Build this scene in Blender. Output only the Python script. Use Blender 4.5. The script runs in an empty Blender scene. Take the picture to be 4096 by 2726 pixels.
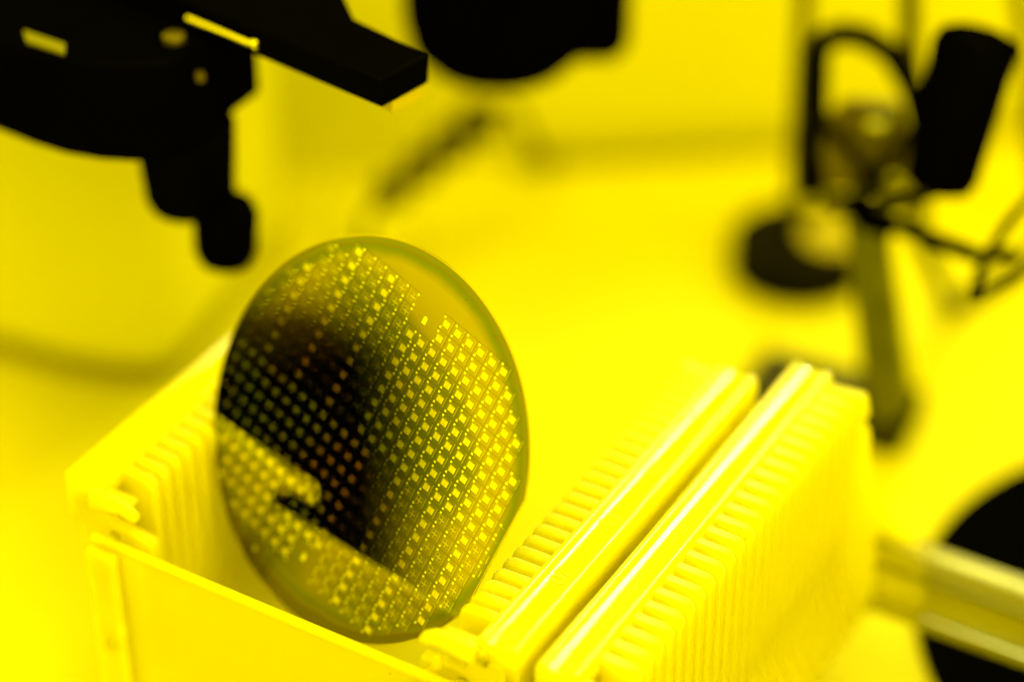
import bpy, bmesh, math, random
from mathutils import Vector, Matrix
random.seed(4)
SC = bpy.context.scene
COL = SC.collection
MM = 0.001

# ------------------------------------------------------------------ camera
cam = bpy.data.cameras.new('camera')
cam.lens = 85.0
cam.sensor_width = 36.0
cam.clip_start = 0.02
cam.clip_end = 30.0
cam.dof.use_dof = True
cam.dof.focus_distance = 0.573
cam.dof.aperture_fstop = 2.55
camo = bpy.data.objects.new('camera', cam)
COL.objects.link(camo)
camo.location = (0, 0, 0.4722)
camo.rotation_euler = (math.radians(90 - 35.3), 0, 0)
SC.camera = camo

# ------------------------------------------------------------------ light
world = bpy.data.worlds.new('World')
SC.world = world
world.use_nodes = True
bg = world.node_tree.nodes['Background']
bg.inputs['Color'].default_value = (1.0, 0.80, 0.0, 1)
bg.inputs['Strength'].default_value = 1.0


def area(name, loc, target, sx, sy, power, col):
    l = bpy.data.lights.new(name, 'AREA')
    l.shape = 'RECTANGLE'
    l.size, l.size_y = sx, sy
    l.energy = power
    l.color = col
    o = bpy.data.objects.new(name, l)
    COL.objects.link(o)
    o.location = loc
    d = Vector(target) - Vector(loc)
    o.rotation_euler = d.to_track_quat('-Z', 'Y').to_euler()
    return o


area('ceiling_lamp', (-0.10, 0.35, 1.5), (0.0, 0.55, 0.0), 0.8, 0.8, 12.5, (1.0, 0.77, 0.0))
area('side_fill', (0.55, -0.45, 1.2), (0.05, 0.5, 0.05), 0.8, 0.8, 14.0, (1.0, 0.76, 0.0))  # unseen fill light added to brighten the cassette walls
area('tube_lamp', (0.36, 1.32, 1.00), (0.03, 0.54, 0.1), 0.22, 0.34, 3.8, (0.92, 1.0, 0.42))

SC.view_settings.view_transform = 'Standard'
SC.view_settings.look = 'None'
SC.view_settings.exposure = 1.0
SC.view_settings.gamma = 1.0
SC.render.engine = 'CYCLES'
SC.cycles.max_bounces = 28
SC.cycles.transmission_bounces = 24
SC.cycles.transparent_max_bounces = 10
SC.cycles.glossy_bounces = 6
SC.cycles.use_denoising = True


# ------------------------------------------------------------------ materials
def new_mat(name):
    m = bpy.data.materials.new(name)
    m.use_nodes = True
    nt = m.node_tree
    nt.nodes.clear()
    out = nt.nodes.new('ShaderNodeOutputMaterial')
    return m, nt, out


def principled(name, col, rough=0.5, metal=0.0, spec=0.5, noise=0.0, nscale=40.0, bump=0.0):
    m, nt, out = new_mat(name)
    b = nt.nodes.new('ShaderNodeBsdfPrincipled')
    b.inputs['Base Color'].default_value = (*col, 1)
    b.inputs['Roughness'].default_value = rough
    b.inputs['Metallic'].default_value = metal
    b.inputs['Specular IOR Level'].default_value = spec
    nt.links.new(b.outputs[0], out.inputs[0])
    if noise or bump:
        tc = nt.nodes.new('ShaderNodeTexCoord')
        n = nt.nodes.new('ShaderNodeTexNoise')
        n.inputs['Scale'].default_value = nscale
        n.inputs['Detail'].default_value = 4
        nt.links.new(tc.outputs['Object'], n.inputs['Vector'])
        if noise:
            r = nt.nodes.new('ShaderNodeMapRange')
            r.inputs[3].default_value = 1 - noise
            r.inputs[4].default_value = 1 + noise
            nt.links.new(n.outputs['Fac'], r.inputs[0])
            mx = nt.nodes.new('ShaderNodeMix')
            mx.data_type = 'RGBA'
            mx.blend_type = 'MULTIPLY'
            mx.inputs[0].default_value = 1
            mx.inputs[6].default_value = (*col, 1)
            nt.links.new(r.outputs[0], mx.inputs[7])
            nt.links.new(mx.outputs[2], b.inputs['Base Color'])
        if bump:
            bp = nt.nodes.new('ShaderNodeBump')
            bp.inputs['Strength'].default_value = bump
            bp.inputs['Distance'].default_value = 0.0003
            nt.links.new(n.outputs['Fac'], bp.inputs['Height'])
            nt.links.new(bp.outputs[0], b.inputs['Normal'])
    return m


M_TABLE = principled('table_laminate', (0.46, 0.45, 0.006), 0.5, 0, 0.05, 0.03, 9)
M_WALL = principled('panel_paint', (0.50, 0.495, 0.006), 0.6, 0, 0.05, 0.03, 5)
M_WHITE = principled('white_enamel', (0.53, 0.53, 0.006), 0.4, 0, 0.3, 0.02, 20)
M_DISH = principled('pale_plastic', (0.5, 0.5, 0.01), 0.3, 0, 0.4)


def black(name, alb, gloss, rough):
    m, nt, out = new_mat(name)
    d = nt.nodes.new('ShaderNodeBsdfDiffuse')
    tc = nt.nodes.new('ShaderNodeTexCoord')
    n = nt.nodes.new('ShaderNodeTexNoise')
    n.inputs['Scale'].default_value = 70
    nt.links.new(tc.outputs['Object'], n.inputs['Vector'])
    r = nt.nodes.new('ShaderNodeValToRGB')
    r.color_ramp.elements[0].color = (alb * .6, alb * .55, 0, 1)
    r.color_ramp.elements[1].color = (alb * 1.4, alb * 1.3, alb * .2, 1)
    nt.links.new(n.outputs['Fac'], r.inputs[0])
    nt.links.new(r.outputs[0], d.inputs[0])
    g = nt.nodes.new('ShaderNodeBsdfGlossy')
    g.inputs['Roughness'].default_value = rough
    mx = nt.nodes.new('ShaderNodeMixShader')
    mx.inputs[0].default_value = gloss
    nt.links.new(d.outputs[0], mx.inputs[1])
    nt.links.new(g.outputs[0], mx.inputs[2])
    nt.links.new(mx.outputs[0], out.inputs[0])
    return m


M_BLACK = black('black_plastic', 0.0004, 0.0003, 0.4)
M_BLACKG = black('black_anodised', 0.0004, 0.0008, 0.3)
M_STEEL = principled('polished_steel', (0.85, 0.82, 0.3), 0.18, 1.0, 0.5)
M_STEELD = principled('dull_steel', (0.20, 0.20, 0.04), 0.4, 1.0, 0.5)
M_GREY = principled('grey_rubber', (0.2304, 0.2160, 0.0144), 0.7, 0, 0.2)
M_DGREY = principled('dark_rubber', (0.014, 0.012, 0.0003), 0.7, 0, 0.1)
M_OLIVE = principled('olive_metal', (0.0216, 0.0202, 0.0007), 0.5, 0, 0.1, 0.5, 90)
M_OLIVEL = principled('olive_sleeve', (0.075, 0.080, 0.001), 0.4, 0, 0.3, 1.0, 60)
M_PALE = principled('pale_glass', (0.3240, 0.2880, 0.0036), 0.3, 0, 0.3)
M_SHADE = principled('shade_band', (0.20, 0.19, 0.003), 0.7, 0, 0.1)  # dark tone of the shade along the stand's foot
M_BRASS = principled('dull_brass', (0.12, 0.10, 0.01), 0.5, 1.0)
M_FRINGE = principled('blocker_olive', (0.13, 0.125, 0.002), 0.6, 0, 0.1, 0.3, 12)
M_BROWN = principled('backdrop_brown', (0.0360, 0.0238, 0.0007), 0.6, 0, 0.1, 0.3, 12)
M_TAPE = principled('black_rubber', (0.004, 0.0035, 0.0), 0.6, 0, 0.02, 0.3, 200)


def plastic(name, rough, bumpy, gloss, clear):
    m, nt, out = new_mat(name)
    L = nt.links.new
    tc = nt.nodes.new('ShaderNodeTexCoord')
    vo = nt.nodes.new('ShaderNodeTexVoronoi')
    vo.inputs['Scale'].default_value = 90
    L(tc.outputs['Object'], vo.inputs['Vector'])
    lt = nt.nodes.new('ShaderNodeMath')
    lt.operation = 'LESS_THAN'
    lt.inputs[1].default_value = 0.03
    L(vo.outputs['Distance'], lt.inputs[0])
    cm = nt.nodes.new('ShaderNodeMix')
    cm.data_type = 'RGBA'
    cm.inputs[6].default_value = (0.955, 0.84, 0.02, 1)
    cm.inputs[7].default_value = (0.25, 0.2, 0.0, 1)
    L(lt.outputs[0], cm.inputs[0])
    no = nt.nodes.new('ShaderNodeTexNoise')
    no.inputs['Scale'].default_value = 220
    no.inputs['Detail'].default_value = 5
    L(tc.outputs['Object'], no.inputs['Vector'])
    bp = nt.nodes.new('ShaderNodeBump')
    bp.inputs['Strength'].default_value = bumpy
    bp.inputs['Distance'].default_value = 0.0002
    L(no.outputs['Fac'], bp.inputs['Height'])
    m1 = nt.nodes.new('ShaderNodeSubsurfaceScattering')
    m1.falloff = 'RANDOM_WALK'
    m1.inputs['Radius'].default_value = (1.0, 0.95, 0.2)
    m1.inputs['Scale'].default_value = 0.03
    L(cm.outputs[2], m1.inputs['Color'])
    gl = nt.nodes.new('ShaderNodeBsdfRefraction')
    gl.inputs['Color'].default_value = (1.0, 0.995, 0.7, 1)
    gl.inputs['Roughness'].default_value = 0.12
    gl.inputs['IOR'].default_value = 1.06
    m2 = nt.nodes.new('ShaderNodeMixShader')
    m2.inputs[0].default_value = clear
    L(m1.outputs[0], m2.inputs[1])
    L(gl.outputs[0], m2.inputs[2])
    gs = nt.nodes.new('ShaderNodeBsdfGlossy')
    gs.inputs['Roughness'].default_value = rough
    gs.inputs['Color'].default_value = (gloss, gloss, gloss, 1)
    L(bp.outputs[0], gs.inputs['Normal'])
    fr = nt.nodes.new('ShaderNodeFresnel')
    fr.inputs['IOR'].default_value = 1.49
    m3 = nt.nodes.new('ShaderNodeMixShader')
    L(fr.outputs[0], m3.inputs[0])
    L(m2.outputs[0], m3.inputs[1])
    L(gs.outputs[0], m3.inputs[2])
    L(m3.outputs[0], out.inputs[0])
    return m


M_PP = plastic('milky_polypropylene', 0.05, 0.05, 1.0, 0.35)
M_PPC = plastic('clear_polypropylene', 0.25, 0.05, 0.3, 0.75)
M_PPR = plastic('milky_polypropylene_matt', 0.45, 0.1, 0.9, 0.35)


def film():
    """thin oxide film over silicon: a mirror whose tint drifts with film thickness, with rings near the rim"""
    m, nt, out = new_mat('oxide_film')
    L = nt.links.new
    N = nt.nodes.new
    tc = N('ShaderNodeTexCoord')
    sep = N('ShaderNodeSeparateXYZ')
    L(tc.outputs['Object'], sep.inputs[0])
    ln = N('ShaderNodeVectorMath')
    ln.operation = 'LENGTH'
    L(tc.outputs['Object'], ln.inputs[0])
    n1 = N('ShaderNodeTexNoise')
    n1.inputs['Scale'].default_value = 110
    n1.inputs['Detail'].default_value = 3
    L(tc.outputs['Object'], n1.inputs['Vector'])
    n2 = N('ShaderNodeTexNoise')
    n2.inputs['Scale'].default_value = 24
    n2.inputs['Detail'].default_value = 1.5
    L(tc.outputs['Object'], n2.inputs['Vector'])
    # radius / 50 mm with a ragged wobble
    ma = N('ShaderNodeMath')
    ma.operation = 'MULTIPLY_ADD'
    ma.inputs[1].default_value = 0.0022
    L(n1.outputs['Fac'], ma.inputs[0])
    L(ln.outputs['Value'], ma.inputs[2])
    rr = N('ShaderNodeMapRange')
    rr.inputs[1].default_value = 0.0452
    rr.inputs[2].default_value = 0.0511
    # the film thickens towards one side, where the rings spread apart
    mg = N('ShaderNodeMath')
    mg.operation = 'MULTIPLY_ADD'
    mg.inputs[1].default_value = -1.0
    mg.inputs[2].default_value = -0.022
    L(sep.outputs['Y'], mg.inputs[0])
    mz = N('ShaderNodeMath')
    mz.operation = 'MAXIMUM'
    mz.inputs[1].default_value = 0.0
    L(mg.outputs[0], mz.inputs[0])
    mw = N('ShaderNodeMath')
    mw.operation = 'MULTIPLY_ADD'
    mw.inputs[1].default_value = 0.16
    L(mz.outputs[0], mw.inputs[0])
    L(ma.outputs[0], mw.inputs[2])
    L(mw.outputs[0], rr.inputs[0])
    # interior tint
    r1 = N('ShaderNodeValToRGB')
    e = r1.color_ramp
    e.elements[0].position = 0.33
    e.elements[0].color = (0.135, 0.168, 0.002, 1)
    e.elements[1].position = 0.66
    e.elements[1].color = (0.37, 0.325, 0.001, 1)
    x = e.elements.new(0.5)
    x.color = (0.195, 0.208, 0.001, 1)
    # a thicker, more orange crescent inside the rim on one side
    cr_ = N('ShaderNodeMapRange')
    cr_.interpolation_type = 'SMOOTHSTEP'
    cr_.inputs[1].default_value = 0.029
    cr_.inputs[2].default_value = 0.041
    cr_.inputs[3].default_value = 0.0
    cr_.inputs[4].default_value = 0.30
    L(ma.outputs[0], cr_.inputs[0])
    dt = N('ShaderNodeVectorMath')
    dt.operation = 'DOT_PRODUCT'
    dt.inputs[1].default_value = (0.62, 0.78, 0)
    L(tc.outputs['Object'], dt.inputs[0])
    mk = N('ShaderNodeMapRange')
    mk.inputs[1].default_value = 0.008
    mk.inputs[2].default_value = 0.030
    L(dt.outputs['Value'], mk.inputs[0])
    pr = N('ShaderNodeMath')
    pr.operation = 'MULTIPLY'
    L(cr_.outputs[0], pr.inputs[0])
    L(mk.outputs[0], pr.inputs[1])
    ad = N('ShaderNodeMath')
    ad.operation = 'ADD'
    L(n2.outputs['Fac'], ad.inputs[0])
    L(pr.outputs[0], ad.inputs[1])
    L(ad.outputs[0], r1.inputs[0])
    # rim rings
    r2 = N('ShaderNodeValToRGB')
    e = r2.color_ramp
    e.elements[0].position = 0.0
    e.elements[0].color = (0.215, 0.235, 0.001, 1)
    e.elements[1].position = 1.0
    e.elements[1].color = (0.16, 0.15, 0.001, 1)
    for p, c in ((0.30, (0.24, 0.235, 0.001)), (0.46, (0.175, 0.215, 0.002)), (0.58, (0.155, 0.20, 0.001)), (0.66, (0.20, 0.175, 0.001)),
                 (0.73, (0.185, 0.21, 0.001)), (0.86, (0.195, 0.215, 0.001)), (0.92, (0.23, 0.20, 0.001))):
        k = e.elements.new(p)
        k.color = (*c, 1)
    L(rr.outputs[0], r2.inputs[0])
    fr = N('ShaderNodeMapRange')
    fr.inputs[1].default_value = 0.0
    fr.inputs[2].default_value = 0.35
    L(rr.outputs[0], fr.inputs[0])
    mx = N('ShaderNodeMix')
    mx.data_type = 'RGBA'
    L(fr.outputs[0], mx.inputs[0])
    L(r1.outputs[0], mx.inputs[6])
    L(r2.outputs[0], mx.inputs[7])
    gl = N('ShaderNodeBsdfGlossy')
    gl.inputs['Roughness'].default_value = 0.03
    L(mx.outputs[2], gl.inputs['Color'])
    L(gl.outputs[0], out.inputs[0])
    return m


def pad(name, mirror, scatter, fac, rough, drift=0.0):
    m, nt, out = new_mat(name)
    L = nt.links.new
    N = nt.nodes.new
    a = N('ShaderNodeBsdfGlossy')
    a.inputs['Color'].default_value = (*mirror, 1)
    a.inputs['Roughness'].default_value = 0.03
    if fac <= 0:
        L(a.outputs[0], out.inputs[0])
        return m
    b = N('ShaderNodeBsdfGlossy')
    b.inputs['Roughness'].default_value = rough
    b.inputs['Color'].default_value = (*scatter, 1)
    if drift:
        tc = N('ShaderNodeTexCoord')
        n = N('ShaderNodeTexNoise')
        n.inputs['Scale'].default_value = 38
        n.inputs['Detail'].default_value = 1
        L(tc.outputs['Object'], n.inputs['Vector'])
        r = N('ShaderNodeValToRGB')
        r.color_ramp.elements[0].position = 0.38
        r.color_ramp.elements[0].color = (scatter[0] * 0.75, scatter[1] * 1.05, 0.01, 1)
        r.color_ramp.elements[1].position = 0.62
        r.color_ramp.elements[1].color = (scatter[0], scatter[1] * 0.62, 0.0, 1)
        L(n.outputs['Fac'], r.inputs[0])
        L(r.outputs[0], b.inputs['Color'])
    mx = N('ShaderNodeMixShader')
    mx.inputs[0].default_value = fac
    L(a.outputs[0], mx.inputs[1])
    L(b.outputs[0], mx.inputs[2])
    L(mx.outputs[0], out.inputs[0])
    return m


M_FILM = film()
M_EDGE = principled('silicon_edge', (0.5, 0.45, 0.02), 0.2, 1.0)
M_DOT = pad('bare_gold', (0.95, 1.0, 0.16), (1, 1, 0), 0.0, 0.5)
M_PADA = pad('grating_gold_a', (0.70, 0.68, 0.01), (0.6, 0.50, 0.0), 0.10, 0.62, 1)
M_PADB = pad('grating_gold_b', (0.80, 0.80, 0.01), (0.45, 0.42, 0.0), 0.08, 0.62, 1)
M_CROSS = pad('thin_gold', (0.60, 0.58, 0.01), (0.4, 0.34, 0.0), 0.04, 0.6, 1)
M_STREET = principled('etched_street', (0.09, 0.09, 0.0), 0.05, 1.0)
M_STAIN = principled('residue', (0.12, 0.14, 0.0), 0.08, 1.0)


# ------------------------------------------------------------------ mesh helpers (millimetres in, metres out)
class MB:
    def __init__(self):
        self.v, self.f, self.m = [], [], []

    def add(self, verts, faces, mi=0):
        o = len(self.v)
        self.v += [tuple(c * MM for c in p) for p in verts]
        self.f += [tuple(i + o for i in f) for f in faces]
        self.m += [mi] * len(faces)
        return self

    def box(self, x0, x1, y0, y1, z0, z1, mi=0):
        v = [(x, y, z) for z in (z0, z1) for y in (y0, y1) for x in (x0, x1)]
        return self.add(v, [(0, 2, 3, 1), (4, 5, 7, 6), (0, 1, 5, 4), (1, 3, 7, 5), (3, 2, 6, 7), (2, 0, 4, 6)], mi)

    def prism(self, poly, a0, a1, plane='xy', mi=0):
        """polygon in a plane, swept along the third axis from a0 to a1"""
        area2 = sum(poly[i][0] * poly[(i + 1) % len(poly)][1] - poly[(i + 1) % len(poly)][0] * poly[i][1] for i in range(len(poly)))
        if area2 < 0:
            poly = poly[::-1]
        n = len(poly)
        if plane == 'xy':
            P = lambda p, a: (p[0], p[1], a)
        elif plane == 'xz':
            P = lambda p, a: (p[0], -a, p[1])
        else:
            P = lambda p, a: (a, p[0], p[1])
        if plane == 'xz':
            a0, a1 = -a1, -a0
        v = [P(p, a0) for p in poly] + [P(p, a1) for p in poly]
        f = [tuple(range(n))[::-1], tuple(range(n, 2 * n))]
        f += [(i, (i + 1) % n, n + (i + 1) % n, n + i) for i in range(n)]
        return self.add(v, f, mi)

    def lathe(self, prof, c, axis=(0, 0, 1), n=64, mi=0):
        """profile [(r, h)] about an axis through c; r = 0 ends close it"""
        ax = Vector(axis).normalized()
        u = ax.orthogonal().normalized()
        w = ax.cross(u)
        c = Vector(c)
        v, rows = [], []
        for r, h in prof:
            if r < 1e-6:
                rows.append([len(v)])
                v.append(tuple(c + ax * h))
            else:
                row = []
                for i in range(n):
                    t = 2 * math.pi * i / n
                    row.append(len(v))
                    v.append(tuple(c + ax * h + (u * math.cos(t) + w * math.sin(t)) * r))
                rows.append(row)
        f = []
        for a, b in zip(rows, rows[1:]):
            for i in range(n):
                j = (i + 1) % n
                if len(a) == 1 and len(b) == 1:
                    continue
                if len(a) == 1:
                    f.append((a[0], b[j], b[i]))
                elif len(b) == 1:
                    f.append((a[i], a[j], b[0]))
                else:
                    f.append((a[i], a[j], b[j], b[i]))
        return self.add(v, f, mi)

    def rod(self, p0, p1, r0, r1=None, n=32, round_=0.0):
        r1 = r0 if r1 is None else r1
        p0, p1 = Vector(p0), Vector(p1)
        L = (p1 - p0).length
        b = round_
        prof = [(0, 0), (r0 - b, 0), (r0 - b * .3, b * .3), (r0, b), (r1, L - b), (r1 - b * .3, L - b * .3), (r1 - b, L), (0, L)] if b else [(0, 0), (r0, 0), (r1, L), (0, L)]
        return self.lathe(prof, p0, p1 - p0, n)

    def tube(self, pts, r, n=14, flat=None):
        pts = [Vector(p) for p in pts]
        v, rows = [], []
        up = None
        for i, p in enumerate(pts):
            d = (pts[min(i + 1, len(pts) - 1)] - pts[max(i - 1, 0)]).normalized()
            if up is None:
                up = d.orthogonal().normalized()
            up = (up - d * up.dot(d)).normalized()
            w = d.cross(up)
            row = []
            for k in range(n):
                t = 2 * math.pi * k / n
                row.append(len(v))
                v.append(tuple(p + (up * math.cos(t) + w * math.sin(t)) * r))
            rows.append(row)
        f = []
        for a, b in zip(rows, rows[1:]):
            f += [(a[k], a[(k + 1) % n], b[(k + 1) % n], b[k]) for k in range(n)]
        f += [tuple(rows[0])[::-1], tuple(rows[-1])]
        return self.add(v, f)

    def build(self, name, mats, parent=None, bevel=0.0, seg=3, angle=40, flat=False):
        me = bpy.data.meshes.new(name)
        me.from_pydata(self.v, [], self.f)
        mats = mats if isinstance(mats, (list, tuple)) else [mats]
        for m in mats:
            me.materials.append(m)
        me.polygons.foreach_set('material_index', self.m)
        me.polygons.foreach_set('use_smooth', [not flat] * len(self.f))
        me.update()
        if not flat:
            bm = bmesh.new()
            bm.from_mesh(me)
            bmesh.ops.recalc_face_normals(bm, faces=bm.faces)
            bm.to_mesh(me)
            bm.free()
            me.set_sharp_from_angle(angle=math.radians(angle))
        o = bpy.data.objects.new(name, me)
        COL.objects.link(o)
        if parent:
            o.parent = parent
        if bevel:
            b = o.modifiers.new('bevel', 'BEVEL')
            b.width = bevel * MM
            b.segments = seg
            b.limit_method = 'ANGLE'
            b.angle_limit = math.radians(35)
            b.harden_normals = False
        return o


def tag(o, label, cat, group=None, kind=None):
    if label:
        o['label'] = label
    if cat:
        o['category'] = cat
    if group:
        o['group'] = group
    if kind:
        o['kind'] = kind
    return o


def thing(name, label, cat, loc=(0, 0, 0), rz=0.0, group=None):
    o = bpy.data.objects.new(name, None)
    o.empty_display_size = 0.02
    COL.objects.link(o)
    o.location = [c * MM for c in loc]
    o.rotation_euler = (0, 0, rz)
    return tag(o, label, cat, group)


def copy_tree(o, parent=None):
    c = o.copy()
    COL.objects.link(c)
    c.parent = parent
    for ch in list(o.children):
        copy_tree(ch, c)
    return c


# ------------------------------------------------------------------ setting
t = MB().box(-1400, 1400, -500, 1100, -30, 0).build('table', M_TABLE)
tag(t, None, None, kind='structure')
w = MB()
w.prism([(-700, 700), (11.8, 787), (111.4, 799.7), (700, 875), (700, 887), (111.4, 811.7), (11.8, 799), (-700, 712)], 0.2, 150)
w = w.build('back_wall', M_WALL, bevel=1)
tag(w, None, None, kind='structure')

# ------------------------------------------------------------------ wafer cassettes
AZ = math.radians(30.8)
W, LN, GAP = 131.0, 121.0, 4.6


def side_wall_mesh(mir):
    X = (lambda x: W - x) if mir else (lambda x: x)
    m = MB()
    pp = lambda pts, a0, a1: m.prism([(X(x), z) for x, z in pts], a0, a1, 'xz')
    # web with flared foot
    pp([(4, 6), (7, 6), (7, 92), (4, 92)], 2.2, LN - 2.2)
    pp([(6.8, 31), (13, 31), (13, 88), (11.5, 90), (6.8, 90)], 7.0, LN - 7)
    # end plates with the chamfered ear, near and far
    pp([(3.5, 3), (15, 3), (15, 20), (24, 34), (26.5, 60), (26.5, 87), (14, 88.5), (12, 94), (3.5, 94)], -1.6, 2.0)
    pp([(10, 94.0), (19.5, 95.6), (23.4, 94.6), (24.8, 95.3), (24.4, 96.8), (20.8, 99.2), (10, 99.2)], -4.6, -1.9)
    pp([(8, 92), (20, 95), (20.8, 97), (8, 97)], -2.2, 2.4)
    pp([(13, 5), (16, 5), (16, 86), (13, 86)], -6.5, -1.0)
    if mir:
        pp([(18.6, 93), (20.6, 93), (20.6, 90), (24.6, 84.8), (24.6, 60), (22.4, 60), (22.4, 84.2), (18.6, 89)], -5.0, -3.0)
    pp([(3.5, 3), (15, 3), (15, 20), (26, 26), (44, 31), (44, 54), (34, 59), (25, 70), (23.5, 86), (21.6, 88.5), (23, 91), (21.5, 97.5), (3.5, 96)], LN - 2.0, LN + 1.0)
    return m


def rail_mesh(mir):
    X = (lambda x: W - x) if mir else (lambda x: x)
    m = MB()
    prof = [(0.0, 85.0), (0.6, 84.4), (2.0, 84.4), (2.6, 85.0), (2.6, 91.5), (9.5, 91.5), (11.3, 94.0), (11.3, 98.4), (10.9, 99.3), (10.2, 99.75), (9.3, 99.75), (8.7, 99.2), (8.0, 98.95), (3.2, 98.95), (2.6, 99.2),
            (2.0, 99.75), (1.1, 99.75), (0.4, 99.3), (0.0, 98.4)]
    m.prism([(X(x), z) for x, z in prof], -1.0, LN + 0.6, 'xz')
    return m


def teeth_mesh(mir):
    X = (lambda x: W - x) if mir else (lambda x: x)
    m = MB()
    for k in range(23):
        s = 7.4 + 4.76 * k
        prof = [(6.8, 30), (31, 30), (24, 42), (21.3, 50), (21.1, 95.6), (20.5, 97.3), (19, 98.4), (10.6, 98.6), (10.6, 91), (6.8, 91)]
        m.prism([(X(x), z) for x, z in prof], s, s + 2.9, 'xz')
    return m


def digits(txt, size, ext, loc, parent):
    """raised slot number on the rail, read from the outside of the cassette"""
    c = bpy.data.curves.new('slot_number', 'FONT')
    c.body = txt
    c.size = size * MM
    c.extrude = ext * MM
    c.align_x = 'CENTER'
    c.align_y = 'CENTER'
    tmp = bpy.data.objects.new('slot_number', c)
    COL.objects.link(tmp)
    bpy.context.view_layer.update()
    me = bpy.data.meshes.new_from_object(tmp.evaluated_get(bpy.context.evaluated_depsgraph_get()))
    bpy.data.objects.remove(tmp)
    o = bpy.data.objects.new('slot_number', me)
    me.materials.clear()
    me.materials.append(M_PP)
    COL.objects.link(o)
    o.parent = parent
    o.location = [a * MM for a in loc]
    o.rotation_euler = (0, 0, math.radians(-90))
    return o


O_XY = Vector((-110.644, 471.890))
TV = Vector((math.cos(AZ), -math.sin(AZ)))
cas = thing('wafer_cassette', 'milky plastic wafer cassette that holds the patterned wafer', 'cassette', (O_XY.x, O_XY.y, 0), -AZ, 'milky ribbed wafer cassettes')
for mir in (False, True):
    side_wall_mesh(mir).build('side_wall', M_PPR, cas, bevel=0.8)
    rl = rail_mesh(mir).build('top_rail', M_PP, cas, angle=60)
    teeth_mesh(mir).build('slot_ribs', M_PPR, cas, bevel=0.7, seg=2)
MB().box(14, W - 14, -8.2, -5.8, 5, 87.4).build('end_wall', M_PP, cas, bevel=0.5)
MB().tube([(12.6, -7, 87.6), (24, -7, 87.5), (W - 24, -7, 87.5), (W - 12.6, -7, 87.6)], 1.4).build('end_wall_lip', M_PP, cas)
for x0 in (13, W - 22):
    MB().box(x0, x0 + 9, -11.4, -8.4, 28, 87.4).build('end_wall_pillar', M_PP, cas, bevel=1.0)
    MB().rod((x0 + 4.8, -11.9, 58), (x0 + 4.8, -11.2, 58), 2.0, round_=0.2).build('moulding_dimple', M_PPR, cas)
for i, n in enumerate(('25', '20', '15', '10', '5')):
    digits(n, 6.4, 0.32, (W - 5.6, 4.2 + i * 23.8, 99.0), cas)
cas2 = copy_tree(cas)
cas2['label'] = 'empty milky plastic cassette in front on the right, beside the black mat'
hb = MB()
hb.box(30, W - 30, LN - 2.4, LN + 0.4, 33, 54)
hb.box(30, W - 30, LN - 5, LN + 2.0, 53, 55.5)
hb.box(30, W - 30, LN - 3.6, LN + 1.0, 45, 46.5)
hb.box(30, W - 30, LN - 5, LN + 2.0, 31, 33.5)
hb.build('cross_bar', M_PPC, cas2, bevel=0.5)
B_XY = O_XY + TV * (W + GAP)
cas2.location = (B_XY.x * MM, B_XY.y * MM, 0)
cas2.scale = (1, 1.095, 1)

# ------------------------------------------------------------------ the wafer
U2 = Vector((3.90551844, -0.78272668)).normalized()
e1 = Vector((0.75201029, -0.65915137, 0.0))
e2 = Vector((0.29506126, 0.33662845, 0.89421482))
nz = Vector((-0.58942292, -0.67245874, 0.44763809)).normalized()
ux = (e1 * U2.x + e2 * U2.y).normalized()
uy = nz.cross(ux)
waf = thing('silicon_wafer', 'round silicon wafer with gold chip pattern leaning in the cassette', 'wafer')
waf.matrix_world = Matrix(((ux.x, uy.x, nz.x, -0.03623), (ux.y, uy.y, nz.y, 0.46737), (ux.z, uy.z, nz.z, 0.11172), (0, 0, 0, 1)))
R, FLAT = 50.0, 47.3


def contour(r, flat, n=360):
    a0 = math.acos(flat / r)
    return [(r * math.cos(a0 + (2 * math.pi - 2 * a0) * i / n), r * math.sin(a0 + (2 * math.pi - 2 * a0) * i / n)) for i in range(n + 1)]


c0 = contour(R - 0.28, FLAT - 0.28)
c1 = contour(R, FLAT)
n = len(c0)
fm = MB()
fm.add([(x, y, 0) for x, y in c0], [tuple(range(n))])
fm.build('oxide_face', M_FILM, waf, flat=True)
bd = MB()
rings = [[(x, y, -0.003) for x, y in c0], [(x, y, -0.14) for x, y in c1], [(x, y, -0.38) for x, y in c1], [(x, y, -0.525) for x, y in c0]]
v = sum(rings, [])
f = []
for k in range(3):
    f += [(k * n + i, k * n + (i + 1) % n, (k + 1) * n + (i + 1) % n, (k + 1) * n + i) for i in range(n)]
f.append(tuple(range(3 * n, 4 * n))[::-1])
bd.add(v, f)
bd.build('silicon_body', M_EDGE, waf, angle=25)

P = 4.0
sq, dots, cr, ln, st = MB(), MB(), MB(), MB(), MB()


def inside(x, y, m=1.0):
    return x * x + y * y < (R - m) ** 2 and x < FLAT - m


def quad(mb, x0, x1, y0, y1, z, mi=0):
    if all(inside(a, b, 0.6) for a in (x0, x1) for b in (y0, y1)):
        mb.add([(x0, y0, z), (x1, y0, z), (x1, y1, z), (x0, y1, z)], [(0, 1, 2, 3)], mi)


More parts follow.
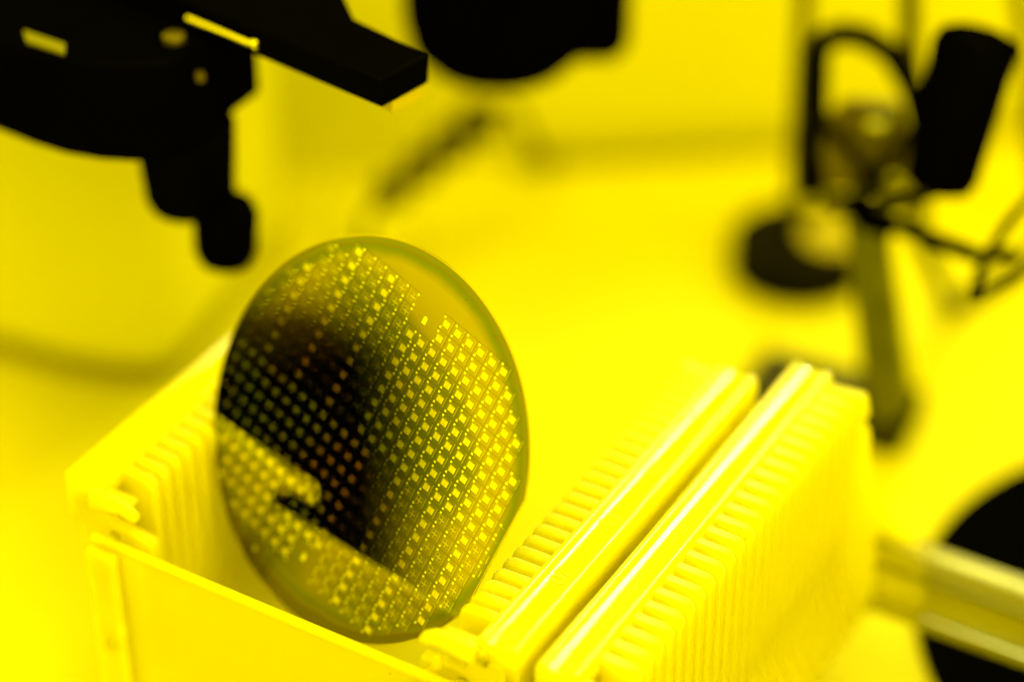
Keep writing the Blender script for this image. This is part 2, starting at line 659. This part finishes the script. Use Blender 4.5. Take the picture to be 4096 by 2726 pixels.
for i in range(-18, 8):
    for j in range(-8, 20):
        x, y = (i + 5.53) * P, -(j - 5.45) * P
        if math.hypot(i + 5.5, j - 5.5) > (11.62 if i > -6 else 12.1) or abs(j - 5.5) > 9.6:
            continue
        if i in (-6, -5) and j in (-4, -3, 14, 15):
            continue
        right, low = i >= -5, j >= 6
        if right == low:
            is_sq = (i - 1) % 3 == 0 if right else i % 3 == 0
        else:
            is_sq = True
        g = 1 if right else -1
        for sy in (-1.42, 1.42):
            quad(dots, x - g * 1.2 - .27, x - g * 1.2 + .27, y + sy - .27, y + sy + .27, 0.035)
        if is_sq:
            a, b = 0.93, 0.82
            k = [(x - a, y - b), (x + a, y - b), (x + a, y + b), (x - a, y + b)]
            if all(inside(*q, 0.5) for q in k):
                for q in range(4):
                    sq.add([(*k[q], 0.02), (*k[(q + 1) % 4], 0.02), (x, y, 0.02)], [(0, 1, 2)], q % 2)
        else:
            quad(cr, x - 0.85, x + 0.85, y - .15, y + .15, 0.024)
            quad(cr, x - .11, x + .11, y - 0.9, y + 0.9, 0.028)
            for (a0, a1, b0, b1) in ((-.95, .95, .92, .98), (-.95, .95, -.98, -.92), (-.98, -.92, -.9, .9), (.92, .98, -.9, .9)):
                quad(cr, x + a0, x + a1, y + b0, y + b1, 0.02)
        # long bar beside the pad, a fine lead on the other side
        quad(ln, x + g * 1.5 - .07, x + g * 1.5 + .07, y - 1.25, y + 1.15, 0.02)
        quad(ln, x + g * 1.5 - .13, x + g * 1.5 + .13, y + 1.3, y + 1.5, 0.02)
        quad(ln, x - g * 1.12 - .04, x - g * 1.12 + .04, y - 1.1, y + 1.1, 0.02)
        quad(ln, x - 0.9, x + 0.3, y + 1.08 - .03, y + 1.08 + .03, 0.022)
        # streets
        quad(st, x - P / 2, x + P / 2, y + P / 2 - .035, y + P / 2 + .035, 0.008)
        quad(st, x + g * P / 2 - .035, x + g * P / 2 + .035, y - P / 2 + .04, y + P / 2 - .04, 0.008)


def lot(i, j):
    return (i + 5.53) * P, -(j - 5.45) * P


for i, j, a, b in ((-5.49, -3.28, .62, .85), (-5.55, 14.38, .62, .85), (-9.11, 16.36, .5, .5)):
    x, y = lot(i, j)
    quad(dots, x - a, x + a, y - b, y + b, 0.035)
    quad(dots, x - .35, x + .2, y + b + .02, y + b + .3, 0.035)
sq.build('grating_pads', [M_PADA, M_PADB], waf, flat=True)
dots.build('contact_dots', M_DOT, waf, flat=True)
cr.build('test_crosses', M_CROSS, waf, flat=True)
ln.build('lead_lines', M_CROSS, waf, flat=True)
st.build('dicing_streets', M_STREET, waf, flat=True)
# scratches and dried residue near the blank upper right rim
sm = MB()
for (i, j, L_, ang) in ((-1.6, -6.3, .9, 20), (-2.6, -6.6, .5, 60), (-.5, -5.9, 1.6, 130), (-.7, -5.4, .8, 40), (0.2, -5.6, 1.2, 100), (0.6, -5.2, 1.3, 75), (1.3, -4.2, .9, 80),
                        (4.0, -2.8, 0.5, 0), (4.6, -2.5, 1.2, 110), (4.9, -1.9, .7, 30), (3.6, -3.1, .4, 20), (2.2, -3.9, .3, 0), (-3.6, -6.0, .5, 45)):
    x, y = lot(i, j)
    if not inside(x, y, 2):
        continue
    ca, sa = math.cos(math.radians(ang)), math.sin(math.radians(ang))
    k = 7
    top = [(x + (q / k - .5) * L_ * ca * 1.6 - sa * .10 * math.sin(q / k * math.pi) + .12 * math.sin(3 * q / k), y + (q / k - .5) * L_ * sa * 1.6 + ca * .10 * math.sin(q / k * math.pi), .01) for q in range(k + 1)]
    bot = [(x + (q / k - .5) * L_ * ca * 1.6 + sa * .10 * math.sin(q / k * math.pi) + .12 * math.sin(3 * q / k), y + (q / k - .5) * L_ * sa * 1.6 - ca * .10 * math.sin(q / k * math.pi), .01) for q in range(k, -1, -1)]
    sm.add(top + bot, [tuple(range(len(top + bot)))])
sm.build('residue_marks', M_STAIN, waf, flat=True)

# ------------------------------------------------------------------ microscope, upper left
mic = thing('microscope', 'microscope with black stage and knobs on a white stand, at upper left', 'microscope')
outline = [(-112, 644.6), (-108.5, 650), (-93, 692), (-80, 726), (-205, 766), (-238, 706), (-224, 684), (-205, 672), (-172, 658), (-147, 647), (-132, 643), (-121.5, 641.6), (-116, 642)]
ocx, ocy = sum(p[0] for p in outline) / len(outline), sum(p[1] for p in outline) / len(outline)
MB().prism(outline, 7, 150).build('stand', M_WHITE, mic, bevel=3, seg=4)
MB().prism([(ocx + (x - ocx) * .985, ocy + (y - ocy) * .985) for x, y in outline], 0, 7).build('base_shade', M_SHADE, mic)  # contact shade under the stand, built as a darker strip
MB().prism([(-31.6, 511.6), (-20.4, 524.2), (-39.7, 543.2), (-48, 575), (-90, 640), (-210, 700), (-210, 653), (-99.6, 566.2), (-75, 546.4), (-53.8, 529.4)], 179, 187).build('stage_plate', M_BLACKG, mic, bevel=0.8)
MB().prism([(-180, 592), (-160, 568), (-134.4, 549.6), (-125, 543.2), (-115.5, 538), (-106, 535), (-97, 534), (-86, 536), (-78, 546), (-75, 557.6), (-67.5, 570.4), (-82, 584), (-86, 602), (-86, 655), (-180, 680)], 150, 178.6).build('stage_carriage', M_BLACK, mic, bevel=1.5)
MB().rod((-87.3, 559, 121.5), (-87.3, 559, 151), 12.2, 13.6, 48, 4).build('stage_knob', M_BLACKG, mic)
MB().rod((-78.6, 555, 105.5), (-77.4, 555, 126), 8.6, 9.0, 40, 4.5).build('fine_knob', M_BLACK, mic)
MB().tube([(-82.6, 550.6, 183), (-65.2, 536.8, 183)], 0.95, 12).build('guide_rod', M_STEEL, mic)
MB().rod((-65.0, 536.6, 183.4), (-63.4, 535.3, 183.4), 1.3, n=20, round_=.3).build('rod_screw', M_STEEL, mic)
MB().prism([(-125, 550.5), (-123.4, 544.6), (-112.6, 538.2), (-113, 543)], 178.7, 180.0).build('stage_clip', M_STEELD, mic, bevel=.3)
MB().rod((-86, 546.5, 178.2), (-86, 546.5, 180.6), 3.0, n=24, round_=.4).build('clamp_screw', M_BRASS, mic)
MB().rod((-79.5, 541.5, 170), (-79.5, 541.5, 172.5), 1.3, n=16, round_=.3).build('clamp_screw', M_BRASS, mic)
MB().prism([(-29.2, 515.2), (-21.5, 523.6), (-25, 527), (-32.5, 519)], 175.2, 178.9).build('lit_edge', M_PALE, mic, bevel=.4)  # pale strip standing for the lit lower edge of the stage tip
# ------------------------------------------------------------------ black lamp head, top centre
lh = thing('lamp_head', 'black rounded lamp head hanging at the top centre', 'lamp', (0, 655, 0))
MB().lathe([(0, 0), (15, 0), (22, 2.5), (27, 8), (29, 17), (30, 60), (24, 66), (0, 66)], (-4, 0, 112.5)).build('housing', M_BLACK, lh)
MB().box(8, 36, -9, 16, 115, 168).build('switch_box', M_BLACK, lh, bevel=8, seg=6)
MB().tube([(-5, 0, 178), (-5, 10, 260), (-5, 60, 330), (-5, 140, 330), (-5, 200, 260), (-5, 215, 0)], 6).build('gooseneck', M_BLACK, lh)

# ------------------------------------------------------------------ coiled cable and dish on the table
prof = [(0, 0)]
for k in range(4):
    h = 1 + 14 * k
    rr_ = 6.6 + 0.5 * k
    prof += [(1.8, h), (rr_ * .85, h + .6), (rr_, h + 2.2), (rr_, h + 5.2), (rr_ * .85, h + 6.8), (1.8, h + 7.5)]
prof += [(1.6, 55), (0, 56)]
p0, p1 = Vector((-44, 696, 38)), Vector((-5, 735, 52))
dv = (p1 - p0).normalized()
cc = MB().lathe(prof, p0, dv, 32)
cc.tube([p0 + dv * 2, p0 - dv * 6 + Vector((0, 0, -2)), (-50, 700, 26), (-51, 706, 10), (-50, 716, 2), (-46, 735, 2)], 1.6, 12)
cc.tube([p0 + dv * 54, p0 + dv * 60 + Vector((0, 0, -2)), (2, 744, 44), (7, 755, 24), (12, 770, 8), (16, 779, 6.8)], 1.6, 12)
cc = cc.build('ribbed_cable', M_DGREY)
tag(cc, 'dark cable with four thick ribs arching up from the table behind the wafer', 'cable')
cd = MB().tube([(0, 779, 3.4), (15, 780.8, 3.4), (60, 786.5, 3.4), (111, 793, 3.4), (180, 802, 3.4), (320, 820, 3.4)], 3.2, 14).build('wall_cable', M_GREY)
tag(cd, 'thin grey cable running along the foot of the back wall', 'cable')
dh = MB().lathe([(0, 0.2), (10, 0.2), (14, 4), (15, 7), (14, 7.4), (12, 5), (0, 4)], (-47, 729, 0)).build('dish', M_DISH)
tag(dh, 'small pale round dish on the table just above the wafer', 'dish')

# ------------------------------------------------------------------ clamp stand at right
cs = thing('clamp_stand', 'black and olive clamp stand with hanging loop at upper right', 'stand', (110, 620, 0))


def rel(p):
    return (p[0] - 110, p[1] - 620, p[2])


MB().prism([rel(p) for p in [(72, 626, 0), (122, 602, 0), (134, 628, 0), (84, 652, 0)]], 0, 9).build('base_plate', M_OLIVE, cs, bevel=1.5)
MB().prism([(p[0] - 110, p[1] - 620) for p in [(112, 606), (124, 600), (128, 610), (116, 616)]], 9, 20).build('post_foot', M_BLACK, cs, bevel=2)
MB().rod(rel((119, 609, 16)), rel((103, 594, 94)), 8.0, 6.2, 32, 1).build('post', M_OLIVEL, cs)
MB().rod(rel((108, 594, 90)), rel((99, 590, 103)), 4.2, n=24, round_=1).build('clamp_boss', M_BLACK, cs)
MB().tube([rel((101, 591, 99)), rel((114, 582, 98.5)), rel((130, 569, 99))], 2.6, 14).build('cross_arm', M_BLACK, cs)
# hanging loop: a flat strap bent over the top
lp = [(89, 612, 92), (90, 620, 104), (90.5, 630, 117), (91, 637, 125), (93, 640, 129), (98, 641, 130.5), (105, 640, 130), (113, 637, 126), (119, 631, 118), (122, 624, 108), (121, 614, 97)]
lm = MB()
lm.tube([rel(p) for p in lp], 3.9, 16)
lm.build('hanging_loop', M_BLACK, cs)
MB().prism([(92, 92), (92, 116), (98, 122), (113, 120), (117, 110), (117, 92)], 615 - 620, 618 - 620, 'xz').build('sight_panel', principled('brown_panel', (0.0792, 0.0684, 0.0014), 0.4, 0, 0.2, 1.0, 90), cs).location = (-0.110, 0, 0)
MB().rod(rel((119.5, 578, 114)), rel((128.0, 590, 159)), 10.2, 11.8, 48, 5).build('grip_handle', M_BLACK, cs)
MB().rod(rel((103, 593, 97)), rel((121, 580, 114)), 2.2, n=16).build('handle_rod', M_OLIVE, cs)
wc = [(127.5, 556, 93), (131, 562, 101), (138, 568, 110), (146, 575, 116), (152, 570, 112), (148, 562, 104), (140, 558, 98), (131, 555.5, 93.5), (127.5, 556, 93)]
MB().tube([rel(p) for p in wc], 1.5, 12).build('wire_clip', M_BLACK, cs)
MB().tube([rel(p) for p in [(130, 569, 99), (134, 566, 101), (139, 562, 104)]], 2.0, 12).build('clip_stem', M_OLIVE, cs)

fr = MB()
for a_, b_ in (((91, 616, 116), (116, 614, 86)), ((118, 616, 112), (98, 614, 84)), ((92, 614, 90), (118, 612, 88))):
    fr.rod(rel(a_), rel(b_), 2.2, n=14)
fr.build('bracing_frame', M_TAPE, cs)
MB().rod(rel((103, 611, 116)), rel((109, 610, 116)), 2.6, n=16, round_=.6).build('thumb_screw', M_STEELD, cs)
MB().rod(rel((111, 610, 99)), rel((114, 609, 99)), 2.4, n=16, round_=.6).build('thumb_screw', M_STEELD, cs)

# cables dropping down behind the stand
c1_ = MB().tube([(121, 700, 250), (121, 672, 150), (121.5, 655, 118), (124, 645, 103), (128, 640, 60), (150, 680, 3), (230, 760, 3)], 3.0, 12).build('hanging_cable', M_DGREY)
tag(c1_, 'dark cable hanging down left of the black grip handle', 'cable')
c2_ = MB().tube([(93, 782, 250), (93, 740, 160), (93, 690, 118), (93, 680, 60), (100, 720, 3.2), (160, 780, 3.2)], 2.6, 12).build('hanging_cable', M_OLIVE)
tag(c2_, 'olive cable hanging down over the left leg of the loop', 'cable')
c3_ = MB().tube([(150, 715, 190), (163, 715, 122), (170, 716, 95), (185, 720, 30), (230, 740, 3)], 2.6, 12).build('hanging_cable', M_BLACK)
tag(c3_, 'black cable crossing the upper right corner', 'cable')

# round holder with an off-centre pale disc
tr = thing('lens_holder', 'round black lens holder with off-centre pale disc, lying on the table', 'lens holder', (100, 709, 0))
MB().lathe([(0, 0.2), (22, 0.2), (23.5, 1.5), (23.5, 14), (22, 15.5), (0, 15.5)], (0, 0, 0)).build('holder_body', M_TAPE, tr)
MB().lathe([(0, 15.6), (10.2, 15.6), (10.6, 16.0), (10.2, 16.4), (0, 16.4)], (11.2, -1, 0)).build('pale_disc', M_PALE, tr)

# round black tray lower right
ty = MB().lathe([(0, 0.2), (90, 0.2), (92.5, 1.0), (92.3, 2.2), (86, 2.5), (85, 2.0), (0, 2.0)], (209, 518, 0), n=128).build('round_mat', M_BLACK)
tag(ty, 'flat round black mat behind the right cassette cross bar', 'mat')

# dark instrument outside the frame on the left: seen only as the black patch mirrored in the wafer
ins = MB().prism([(262, 0), (262, 92), (277, 125), (300, 161), (320, 187), (338, 206), (350, 206), (371, 181), (399, 162), (440, 126), (447, 0)], -720, -620, 'yz').build('instrument_cover', M_BLACK, bevel=5, seg=4)
tag(ins, 'black gabled instrument cover, the dark patch mirrored in the wafer', 'cover')
bx = MB().prism([(225, 0), (225, 236), (262, 258), (302, 259), (331, 246), (343, 222), (362, 150), (362, 0)], -1180, -1000, 'yz').build('brown_backdrop', M_BROWN, bevel=8, seg=4)  # unseen block added to dim the wafer's mirrored upper left
tag(bx, 'unseen, added dull brown case, the dim brown patch mirrored at the wafer upper left', 'case')
cb = MB().prism([(15, 0), (15, 90), (33, 130), (56, 177), (97, 252), (141, 300), (180, 315), (260, 300), (260, 0)], -1390, -1300, 'yz').build('olive_blocker', M_FRINGE, bevel=8, seg=4)  # added out of view to widen the dark patch's soft mirrored edge
tag(cb, 'unseen, added olive grey locker, the dim olive fringe beside the dark patch mirrored in the wafer', 'blocker')
